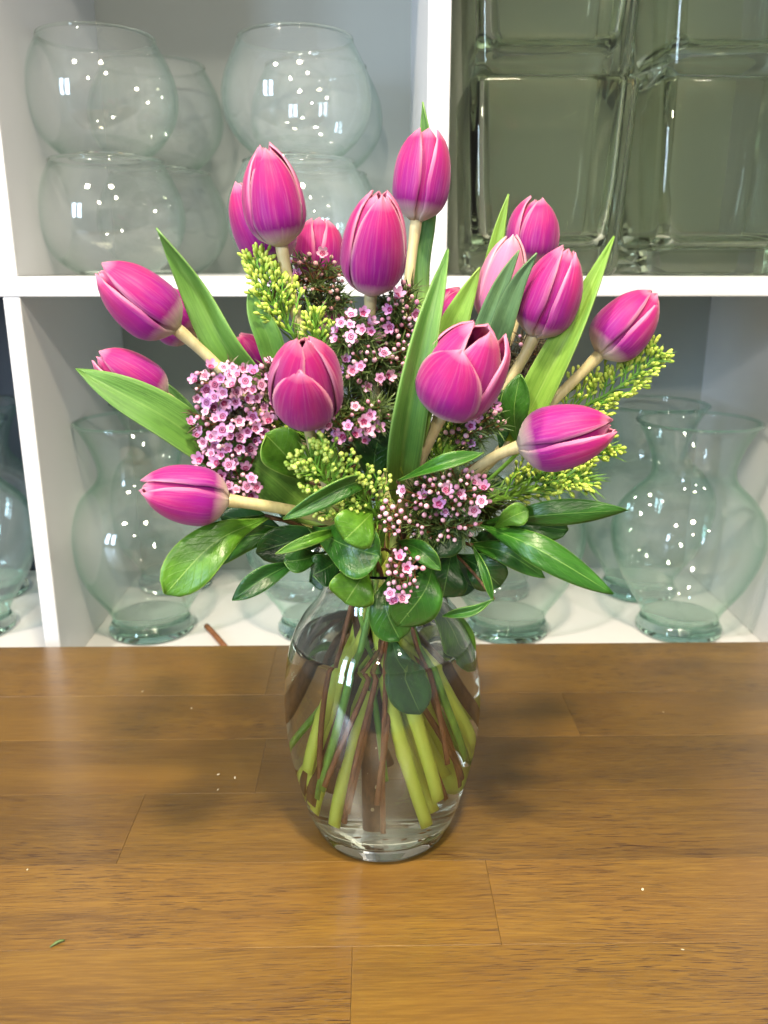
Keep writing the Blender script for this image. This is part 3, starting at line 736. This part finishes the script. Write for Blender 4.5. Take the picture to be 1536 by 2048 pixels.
br_b = branch('leafy branch with broad dark leaves low right of the vase neck', [
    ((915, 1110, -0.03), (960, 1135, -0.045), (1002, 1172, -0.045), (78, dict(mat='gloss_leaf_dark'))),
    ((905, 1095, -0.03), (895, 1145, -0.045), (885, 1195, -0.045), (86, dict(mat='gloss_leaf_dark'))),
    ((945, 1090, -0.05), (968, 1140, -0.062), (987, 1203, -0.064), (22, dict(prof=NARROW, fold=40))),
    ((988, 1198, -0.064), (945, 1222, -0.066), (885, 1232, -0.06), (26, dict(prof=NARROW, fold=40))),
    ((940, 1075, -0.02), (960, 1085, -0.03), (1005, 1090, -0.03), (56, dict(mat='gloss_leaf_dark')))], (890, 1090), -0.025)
branch('leafy branch whose two big dark leaves hang over the front of the vase neck', [
    ((868, 1115, -0.05), (850, 1180, -0.072), (795, 1252, -0.07), (98, dict(mat='gloss_leaf', cup=-0.06, twist=-18))),
    ((778, 1150, -0.05), (772, 1215, -0.066), (800, 1280, -0.066), (84, dict(mat='gloss_leaf', twist=15))),
    ((860, 1090, -0.03), (830, 1120, -0.04), (800, 1150, -0.045), (60, dict(mat='gloss_leaf_dark')))], (825, 1095), -0.03)
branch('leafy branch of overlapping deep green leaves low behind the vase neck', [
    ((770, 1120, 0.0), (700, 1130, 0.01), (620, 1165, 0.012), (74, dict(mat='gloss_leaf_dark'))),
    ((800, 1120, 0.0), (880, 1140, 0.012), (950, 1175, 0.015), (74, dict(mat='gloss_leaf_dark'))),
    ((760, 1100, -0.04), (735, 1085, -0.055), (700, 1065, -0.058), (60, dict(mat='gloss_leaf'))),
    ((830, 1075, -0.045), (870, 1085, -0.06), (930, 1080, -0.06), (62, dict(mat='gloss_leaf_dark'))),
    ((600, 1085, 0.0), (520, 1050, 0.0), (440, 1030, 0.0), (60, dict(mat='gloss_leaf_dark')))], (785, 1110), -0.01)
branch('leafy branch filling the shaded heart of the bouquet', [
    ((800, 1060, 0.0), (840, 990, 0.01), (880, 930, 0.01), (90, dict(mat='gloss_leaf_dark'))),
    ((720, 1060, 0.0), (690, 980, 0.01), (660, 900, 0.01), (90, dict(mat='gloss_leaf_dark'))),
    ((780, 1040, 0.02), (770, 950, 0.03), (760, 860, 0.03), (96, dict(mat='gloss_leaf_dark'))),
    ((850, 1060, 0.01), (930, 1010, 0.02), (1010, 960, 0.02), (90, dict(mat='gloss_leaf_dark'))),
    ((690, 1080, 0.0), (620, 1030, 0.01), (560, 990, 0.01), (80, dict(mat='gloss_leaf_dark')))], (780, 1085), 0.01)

inside(br_a, [(0.004, -0.020, 0.150), (0.010, -0.034, 0.130), (0.020, -0.040, 0.106)], 0.024, 'gloss_leaf', 10)
inside(br_b, [(0.020, -0.008, 0.172), (0.040, -0.014, 0.150), (0.053, -0.012, 0.118)], 0.026, 'gloss_leaf_lit', -35)

# ------------------------------------------------------------------ waxflower
def wax_flower_mesh(cupness, n5):
    V, Fc, mi = [], [], []
    r1, rp = 0.0014, 0.00158
    for k in range(5):                      # five round petals
        a = 2*math.pi*k/5
        cx, cy_ = 0.0023*math.cos(a), 0.0023*math.sin(a)
        b = len(V)
        V.append(Vector((cx, cy_, 0.0006)))
        for j in range(8):
            t_ = 2*math.pi*j/8
            x, y = cx+rp*math.cos(t_), cy_+rp*math.sin(t_)
            rr = math.hypot(x, y)
            V.append(Vector((x, y, 0.0008+cupness*(rr-0.0014))))
        for j in range(8): Fc.append((b, b+1+j, b+1+(j+1) % 8)); mi.append(0)
    b = len(V); seg = 8                     # the cup and its calyx
    rows = [(0.0005, -0.0035), (0.0013, -0.0020), (0.0017, -0.0002), (0.0018, 0.0009), (0.0014, 0.0009), (0.0010, 0.0002)]
    for r, z in rows:
        for j in range(seg): V.append(Vector((r*math.cos(2*math.pi*j/seg), r*math.sin(2*math.pi*j/seg), z)))
    for i in range(len(rows)-1):
        for j in range(seg):
            j2 = (j+1) % seg; Fc.append((b+i*seg+j, b+i*seg+j2, b+(i+1)*seg+j2, b+(i+1)*seg+j)); mi.append(2 if i < 2 else 1)
    Fc.append(tuple(b+(len(rows)-1)*seg+j for j in range(seg))); mi.append(1)
    c = len(V); V.append(Vector((0, 0, 0.0016)))        # pistil
    for j in range(4): V.append(Vector((0.0003*math.cos(j*1.57), 0.0003*math.sin(j*1.57), 0.0002)))
    for j in range(4): Fc.append((c, c+1+j, c+1+(j+1) % 4)); mi.append(0)
    me = bpy.data.meshes.new('flower'); me.from_pydata([tuple(v) for v in V], [], Fc)
    for m in ('wax_petal', 'wax_cup', 'wax_calyx'): me.materials.append(M[m])
    me.polygons.foreach_set('material_index', mi); me.polygons.foreach_set('use_smooth', [True]*len(Fc)); me.update()
    return me
def bud_mesh(name, R, L, mat, calyx=None, seg=8):
    rows = [(0.25, -0.85), (0.55, -0.55), (0.72, -0.25), (0.95, 0.0), (1.0, 0.3), (0.85, 0.62), (0.5, 0.88)]
    V, Fc, mi = [], [], []
    for r, z in rows:
        for j in range(seg): V.append(Vector((R*r*math.cos(2*math.pi*j/seg), R*r*math.sin(2*math.pi*j/seg), L*z)))
    for i in range(len(rows)-1):
        for j in range(seg):
            j2 = (j+1) % seg; Fc.append((i*seg+j, i*seg+j2, (i+1)*seg+j2, (i+1)*seg+j)); mi.append(1 if i < 2 and calyx else 0)
    V.append(Vector((0, 0, L))); n = len(V)-1; b = (len(rows)-1)*seg
    for j in range(seg): Fc.append((b+j, b+(j+1) % seg, n)); mi.append(0)
    me = bpy.data.meshes.new(name); me.from_pydata([tuple(v) for v in V], [], Fc)
    me.materials.append(M[mat])
    if calyx: me.materials.append(M[calyx])
    me.polygons.foreach_set('material_index', mi); me.polygons.foreach_set('use_smooth', [True]*len(Fc)); me.update()
    return me
FLW = [wax_flower_mesh(c, 5) for c in (0.1, 0.55, 1.0, 1.5)]
BUD = bud_mesh('bud', 0.0015, 0.0024, 'wax_bud', 'wax_calyx')
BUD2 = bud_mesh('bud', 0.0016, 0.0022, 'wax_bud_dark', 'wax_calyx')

def needles(V, Fc, p, d, r_, n, ln, spread=0.9, w=0.00042):
    for _ in range(n):
        a = Vector((r_.uniform(-1, 1), r_.uniform(-1, 1), r_.uniform(-1, 1))).normalized()
        dr = (d.normalized() + a*spread).normalized(); L = ln*r_.uniform(.6, 1.2)
        s = dr.cross(Vector((0.2, .9, .4))).normalized(); q = dr.cross(s)
        b = len(V); m = p+dr*L*0.5 + Vector((0, 0, L*0.05))
        for c, ww in ((p, .5), (m, 1.0)):
            for k in range(3):
                an = 2.094*k; V.append(c+s*math.cos(an)*w*ww+q*math.sin(an)*w*ww)
        V.append(p+dr*L)
        for k in range(3):
            k2 = (k+1) % 3
            Fc.append((b+k, b+k2, b+3+k2, b+3+k)); Fc.append((b+3+k, b+3+k2, b+6))
def waxflower(label, zones, y0, root_px, seed, needle='needle', nd=5, bud_me=BUD, nlen=0.011, foot_z=None, extra_fill=0):
    """zones: (cx, cy, rx, ry, n_flowers, n_buds, bulge) in photo pixels on the plane y0"""
    r_ = random.Random(seed)
    Rp = at(root_px[0], root_px[1], y0+0.035); N = neck_point(Rp); E = foot_point(N, Rp, foot_z)
    t = thing('waxflower_sprig', label, 'flower', N, 'waxflower sprigs of the bouquet')
    path = stem_path(Rp, (N-Rp).normalized(), N, E)
    V, Fc = tube_data(path, lambda s: 0.0011+0.0006*s, 7)
    nV, nF = [], []
    placed = []
    for (cx, cy_, rx, ry, nf, nb, bulge) in zones:
        hubs = []
        for _ in range(5):
            hx, hy = cx+rx*0.45*r_.uniform(-1, 1), cy_+ry*0.45*r_.uniform(-1, 1)+ry*0.25
            h = at(hx, hy, y0+0.014+r_.uniform(-.004, .004)); hubs.append(h)
            q = min(path[:16], key=lambda z: (z-h).length)
            tube_data(catmull([q, q.lerp(h, .5)+Vector((0, .004, -.002)), h], 6), lambda s: 0.0009-0.0003*s, 6, V, Fc)
            for s in range(5): needles(nV, nF, q.lerp(h, .2+.2*s), h-q, r_, nd, nlen)
        for k in range(nf+nb):
            isf = k < nf; md = 14.5 if isf else 11
            for tr in range(60):
                a = r_.uniform(0, 6.283); d = math.sqrt(r_.uniform(0, 1))
                x, y = cx+rx*d*math.cos(a), cy_+ry*d*math.sin(a)
                if all(math.hypot(x-X, y-Y) > (md if f_ == isf else 13) for X, Y, f_ in placed): break
            else: continue
            placed.append((x, y, isf))
            yy = y0 - bulge*(1-d*d) + r_.uniform(-0.006, 0.006)
            p = at(x, y, yy); h = min(hubs, key=lambda z: (z-p).length*r_.uniform(.7, 1.3))
            out = (p-h).normalized(); vd = (CAM-p).normalized()
            nrm = (out*0.8 + vd*(0.55 if isf else 0.3) + Vector((r_.uniform(-.75, .75), r_.uniform(-.3, .3), r_.uniform(-.25, .75)))).normalized()
            rot = nrm.to_track_quat('Z', 'Y') @ Quaternion((0, 0, 1), r_.uniform(0, 6.28))
            s_ = r_.uniform(.66, 1.0) if isf else r_.uniform(.55, .98)
            o = inst('flower' if isf else 'bud', (r_.choice(FLW) if isf else bud_me), t, p, rot); o.scale = (s_, s_, s_)
            e = p - nrm*(0.0030 if isf else 0.0017)*s_
            mid = h.lerp(e, .55) - nrm*0.003
            pp = catmull([h, mid, e], 6)
            tube_data(pp, 0.00042, 5, V, Fc, cap=False)
            for s in (2, 3, 4): needles(nV, nF, pp[s], pp[s]-pp[s-1], r_, max(1, nd//2), nlen*0.8)
        for _ in range(extra_fill):
            a = r_.uniform(0, 6.283); d = math.sqrt(r_.uniform(0, 1))
            p = at(cx+rx*d*math.cos(a), cy_+ry*d*math.sin(a), y0+r_.uniform(-.004, .012))
            h = min(hubs, key=lambda z: (z-p).length)
            tube_data([h, h.lerp(p, .5), p], 0.0004, 4, V, Fc, cap=False)
            for s in (.4, .6, .8, 1.0): needles(nV, nF, h.lerp(p, s), p-h, r_, 4, nlen)
    mk('stem', V, Fc, M['twig' if needle != 'needle_fresh' else 'green_stem'], t)
    if nV:
        nd_o = mk('needle_leaves', nV, nF, M[needle], t, smooth=False); nd_o['kind'] = 'stuff'
    return t
waxflower('full lilac waxflower sprig under the left-leaning tulips', [(455, 772, 74, 48, 28, 10, .018), (465, 850, 86, 58, 28, 18, .02), (540, 780, 34, 55, 7, 3, .0)], -0.045, (560, 930), 1, 'needle_brown', 6, extra_fill=12, nlen=0.008)
waxflower('lilac waxflower sprig dropping to the low sideways tulip', [(448, 925, 62, 42, 13, 10, .012), (470, 968, 44, 34, 9, 8, .012)], -0.05, (590, 980), 2, 'needle', 5, extra_fill=8, nlen=0.008)
waxflower('pink waxflower sprig below the broad closed purple tulip', [(705, 665, 44, 48, 10, 5, .015), (735, 735, 58, 42, 8, 10, .015)], -0.035, (745, 830), 3, 'needle', 6, extra_fill=18)
waxflower('budding waxflower sprig against the broad leaf and white shelf', [(795, 625, 52, 62, 4, 28, .01), (790, 715, 52, 56, 2, 22, .01)], -0.02, (780, 820), 4, 'needle', 7, extra_fill=24)
waxflower('waxflower sprig beneath the tulip that faces the viewer', [(690, 848, 74, 40, 16, 10, .02), (750, 830, 30, 30, 0, 6, .0)], -0.06, (735, 930), 5, 'needle', 6, extra_fill=12)
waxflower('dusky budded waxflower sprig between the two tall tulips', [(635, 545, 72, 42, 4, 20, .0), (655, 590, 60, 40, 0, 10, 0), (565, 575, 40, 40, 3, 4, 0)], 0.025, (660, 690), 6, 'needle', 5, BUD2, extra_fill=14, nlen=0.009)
waxflower('waxflower sprig with open pink flowers low under the opening tulip', [(895, 985, 94, 50, 10, 46, .02), (880, 1050, 74, 32, 0, 20, .01)], -0.065, (850, 1080), 7, 'needle', 6, extra_fill=14)
waxflower('sparse waxflower sprig between opening tulip and sideways right tulip', [(940, 840, 70, 48, 6, 20, .01)], -0.05, (890, 960), 8, 'needle', 6, extra_fill=14)
waxflower('lowest waxflower sprig hanging in front of the vase neck', [(808, 1140, 38, 46, 2, 22, .008), (800, 1190, 26, 18, 3, 4, .0), (785, 1035, 26, 38, 0, 16, .008)], -0.078, (800, 1070), 9, 'needle', 3, nlen=0.007)
waxflower('needle-leaved waxflower tuft behind the purple grooved tulip', [(1055, 705, 58, 34, 2, 6, 0)], 0.02, (1000, 800), 10, 'needle_brown', 8, extra_fill=22)
waxflower('needle-leaved waxflower filling the shaded middle of the bouquet', [(780, 800, 110, 60, 0, 4, 0), (690, 795, 60, 70, 0, 3, 0), (700, 700, 50, 60, 0, 2, 0), (860, 900, 90, 60, 0, 4, 0), (640, 960, 90, 50, 0, 4, 0), (950, 1010, 60, 40, 0, 4, 0)], 0.0, (800, 960), 12, 'needle', 8, extra_fill=30, nlen=0.014)

# ------------------------------------------------------------------ goldenrod
GB = bud_mesh('bud', 0.00105, 0.0024, 'gold_bud', 'gold_bud_green', 6)
GB2 = bud_mesh('bud', 0.00125, 0.0016, 'gold_bud_green', None, 6)
def goldenrod(label, axis, y0, n_br, br_len, seed, per=(5, 9), up=None, me=GB, spread=1.0, start=0.25, needle=6):
    r_ = random.Random(seed)
    A_ = [at(x, y, y0 + dy) for x, y, dy in axis]
    cl = catmull(A_, 30)
    N = neck_point(A_[0]); E = foot_point(N, A_[0])
    t = thing('goldenrod_sprig', label, 'flower', N, 'goldenrod sprigs of the bouquet')
    low = stem_path(A_[0], (N-A_[0]).normalized(), N, E)
    V, Fc = tube_data(low, lambda s: 0.0012+0.0006*s, 7)
    tube_data(cl, lambda s: 0.0012*(1-0.6*s), 7, V, Fc)
    nV, nF = [], []
    for i in range(n_br):
        s = start + (1-start)*(i+0.5)/n_br; k = min(28, int(s*29)); p = cl[k]; T = (cl[k+1]-cl[k]).normalized()
        side = T.cross((CAM-p).normalized()).normalized(); front = side.cross(T)
        an = r_.uniform(-.55, .55) + (0 if i % 2 else math.pi)
        d = (T*0.9 + (side*math.cos(an) - front*math.sin(an)*-1*0.8)*spread + Vector((0, -0.2, 0.25))).normalized()
        L = br_len*(1.15-0.85*s)*r_.uniform(.7, 1.15)/ppm(p)
        bp = catmull([p, p+d*L*.5+Vector((0, 0, .001)), p+d*L+Vector((0, 0, L*.18))], 7)
        tube_data(bp, 0.0005, 5, V, Fc, cap=False)
        nb = r_.randint(*per)
        for b in range(nb):
            f = 0.25+0.75*(b+0.5)/nb; q = bp[min(6, int(f*6.99))]
            dd = (d*0.8 + Vector((r_.uniform(-1, 1), r_.uniform(-1, .3), r_.uniform(-.2, 1.1)))*0.8).normalized()
            e = q + dd*r_.uniform(.0025, .0045)
            tube_data([q, e], 0.00035, 4, V, Fc, cap=False)
            sc_ = r_.uniform(.8, 1.15)
            o = inst('bud', me, t, e+dd*0.0014, dd.to_track_quat('Z', 'Y')); o.scale = (sc_,)*3
    for i in range(needle*3): 
        k = r_.randint(0, 28); needles(nV, nF, cl[k], cl[k+1]-cl[k], r_, 3, 0.016, 0.8, 0.0007)
    mk('stem', V, Fc, M['green_stem'], t)
    if nV:
        o = mk('needle_leaves', nV, nF, M['needle_fresh'], t, smooth=False); o['kind'] = 'stuff'
    return t
goldenrod('yellow-green goldenrod sprig left of the tall tulip stem', [(610, 720, 0), (575, 650, -.005), (540, 590, -.005), (512, 522, 0)], 0.0, 22, 66, 21, (7, 12))
goldenrod('yellow goldenrod sprig beside the tall tulip stem and waxflower', [(650, 740, 0), (640, 690, 0), (625, 640, 0)], -0.02, 8, 46, 22, (5, 8))
goldenrod('feathery goldenrod plume pointing up right below the tulip with whitish base', [(1060, 880, 0), (1150, 825, 0), (1235, 775, 0), (1315, 712, 0)], -0.005, 28, 70, 23, (7, 11))
goldenrod('goldenrod plume behind the sideways right tulip', [(960, 990, 0), (1050, 965, 0), (1140, 930, 0), (1225, 895, 0)], -0.02, 20, 60, 24, (6, 9))
goldenrod('drooping goldenrod plume under the sideways right tulip', [(950, 1010, 0), (1030, 990, 0), (1110, 968, 0), (1172, 962, 0)], -0.025, 20, 54, 25, (6, 9), needle=14)
goldenrod('green-budded goldenrod clump in the middle above the curled leaf', [(720, 1040, 0), (680, 1000, -.02), (645, 950, -.03), (620, 915, -.03)], -0.05, 20, 84, 26, (7, 11), me=GB2, spread=1.3, start=0.1)
goldenrod('small green goldenrod clump right of the curled leaf', [(770, 1050, 0), (735, 1010, -.015), (705, 985, -.02)], -0.055, 12, 70, 27, (6, 10), me=GB2, spread=1.3, start=0.05)
goldenrod('goldenrod sprig tucked under the left of the viewer-facing tulip', [(640, 900, 0), (590, 860, 0), (550, 830, 0)], -0.03, 10, 50, 28, (5, 8))
goldenrod('goldenrod bits between opening tulip stem and waxflower buds', [(880, 950, 0), (890, 900, 0), (905, 850, 0)], -0.045, 8, 44, 29, (5, 8))

# ------------------------------------------------------------------ woody foliage stems seen through the water
def bare_stem(label, pts, rad, mat, cut=True):
    P = [Vector(p) for p in pts]
    V, Fc = tube_data(catmull(P, 18), lambda s: rad*(1-0.12*s), 10)
    o = mk('woody_stem' if mat != 'green_stem' else 'green_stem', V, Fc, M[mat], origin=P[0])
    tag(o, label, 'stem', 'bare stems standing in the vase'); return o
bark = bare_stem('thick dark upright bark stem in the middle of the vase water', [(-0.004, -0.004, 0.0145), (-0.005, -0.006, 0.08), (0.0, -0.004, 0.17), (0.004, 0.0, 0.21)], 0.0050, 'woody')
bare_stem('thick dark bark stem slanting to the left wall of the vase', [(-0.040, -0.018, 0.032), (-0.022, -0.012, 0.09), (0.006, -0.004, 0.175), (0.012, 0.0, 0.21)], 0.0042, 'woody')
bare_stem('thin reddish twig slanting left in front of the bark stem', [(-0.022, -0.036, 0.030), (-0.014, -0.033, 0.075), (0.0, -0.024, 0.14), (0.006, -0.016, 0.20)], 0.0016, 'twig')
bare_stem('thin reddish twig standing upright in the water', [(0.0, -0.030, 0.022), (0.0, -0.030, 0.08), (0.004, -0.02, 0.18)], 0.0015, 'twig')
bare_stem('bright green thin stem slanting left in the water', [(-0.034, -0.030, 0.050), (-0.022, -0.028, 0.10), (-0.006, -0.016, 0.17), (0.0, -0.012, 0.21)], 0.0023, 'green_stem')
bare_stem('bright green thin stem slanting right in the water', [(0.046, -0.022, 0.064), (0.03, -0.02, 0.11), (0.012, -0.012, 0.17), (0.006, -0.01, 0.21)], 0.0023, 'green_stem')
bare_stem('bark stem slanting to the right wall of the vase', [(0.050, 0.012, 0.06), (0.03, 0.008, 0.11), (0.006, 0.004, 0.175), (0.0, 0.0, 0.21)], 0.0030, 'woody')

LENT = bud_mesh('lenticel', 0.0009, 0.0011, 'crumb', None, 6)
for k, z in enumerate((0.032, 0.047, 0.056, 0.072, 0.081, 0.098, 0.110, 0.121)):
    a_ = -1.57 + 0.55*math.sin(k*2.3)
    inst('lenticel', LENT, bark, Vector((-0.0048+0.0047*math.cos(a_), -0.0052+0.0047*math.sin(a_), z)), Vector((math.cos(a_), math.sin(a_), 0)).to_track_quat('Z', 'Y')).scale = (1, 1.6, .5)
for k in range(6):
    a_, r2 = rng.uniform(-2.6, -0.3), rng.uniform(0.012, 0.034)
    p_ = Vector((r2*math.cos(a_), r2*math.sin(a_), 0.0124)); q_ = p_ + Vector((rng.uniform(.002, .005), rng.uniform(-.002, .002), 0.0004))
    V, Fc = tube_data([p_, p_.lerp(q_, .5), q_], lambda s: 0.0008*math.sin(math.pi*(0.15+0.7*s)), 6)
    tag(mk('bark_flake', V, Fc, M['woody'], origin=p_), 'tiny dark flake lying on the bottom of the tulip vase', 'flake', 'flakes in the vase')

# ------------------------------------------------------------------ bits on the table
sp_pts = [(285, 1384), (383, 1417), (55, 1740), (437, 1550), (470, 1556), (1327, 1425), (1285, 1780), (436, 1580), (1365, 1900)]
for i, (x, y) in enumerate(sp_pts):
    p = on_z(x, y, 0); r = 0.0007 if i % 3 else 0.0010
    pr = bud_mesh('crumb', r, r*0.6, 'crumb', None, 6)
    o = bpy.data.objects.new('crumb', pr); C.objects.link(o); o.location = p + Vector((0, 0, r*0.45)); o.rotation_euler = (rng.uniform(0, .5), rng.uniform(0, .5), rng.uniform(0, 6)); o.scale = (rng.uniform(.8, 2.0), .8, .8)
    tag(o, 'tiny pale crumb of plant debris on the wooden table', 'crumb', 'crumbs on the table')
a, b = on_z(100, 1894, 0.0008), on_z(130, 1880, 0.0012)
V, Fc = tube_data(catmull([a, a.lerp(b, .5)+Vector((0, 0.001, .0003)), b], 7), lambda s: 0.0009*math.sin(math.pi*(0.1+0.8*s)), 6)
tag(mk('leaf_fragment', V, Fc, M['needle'], origin=a), 'dark green needle fragment fallen on the table', 'leaf')
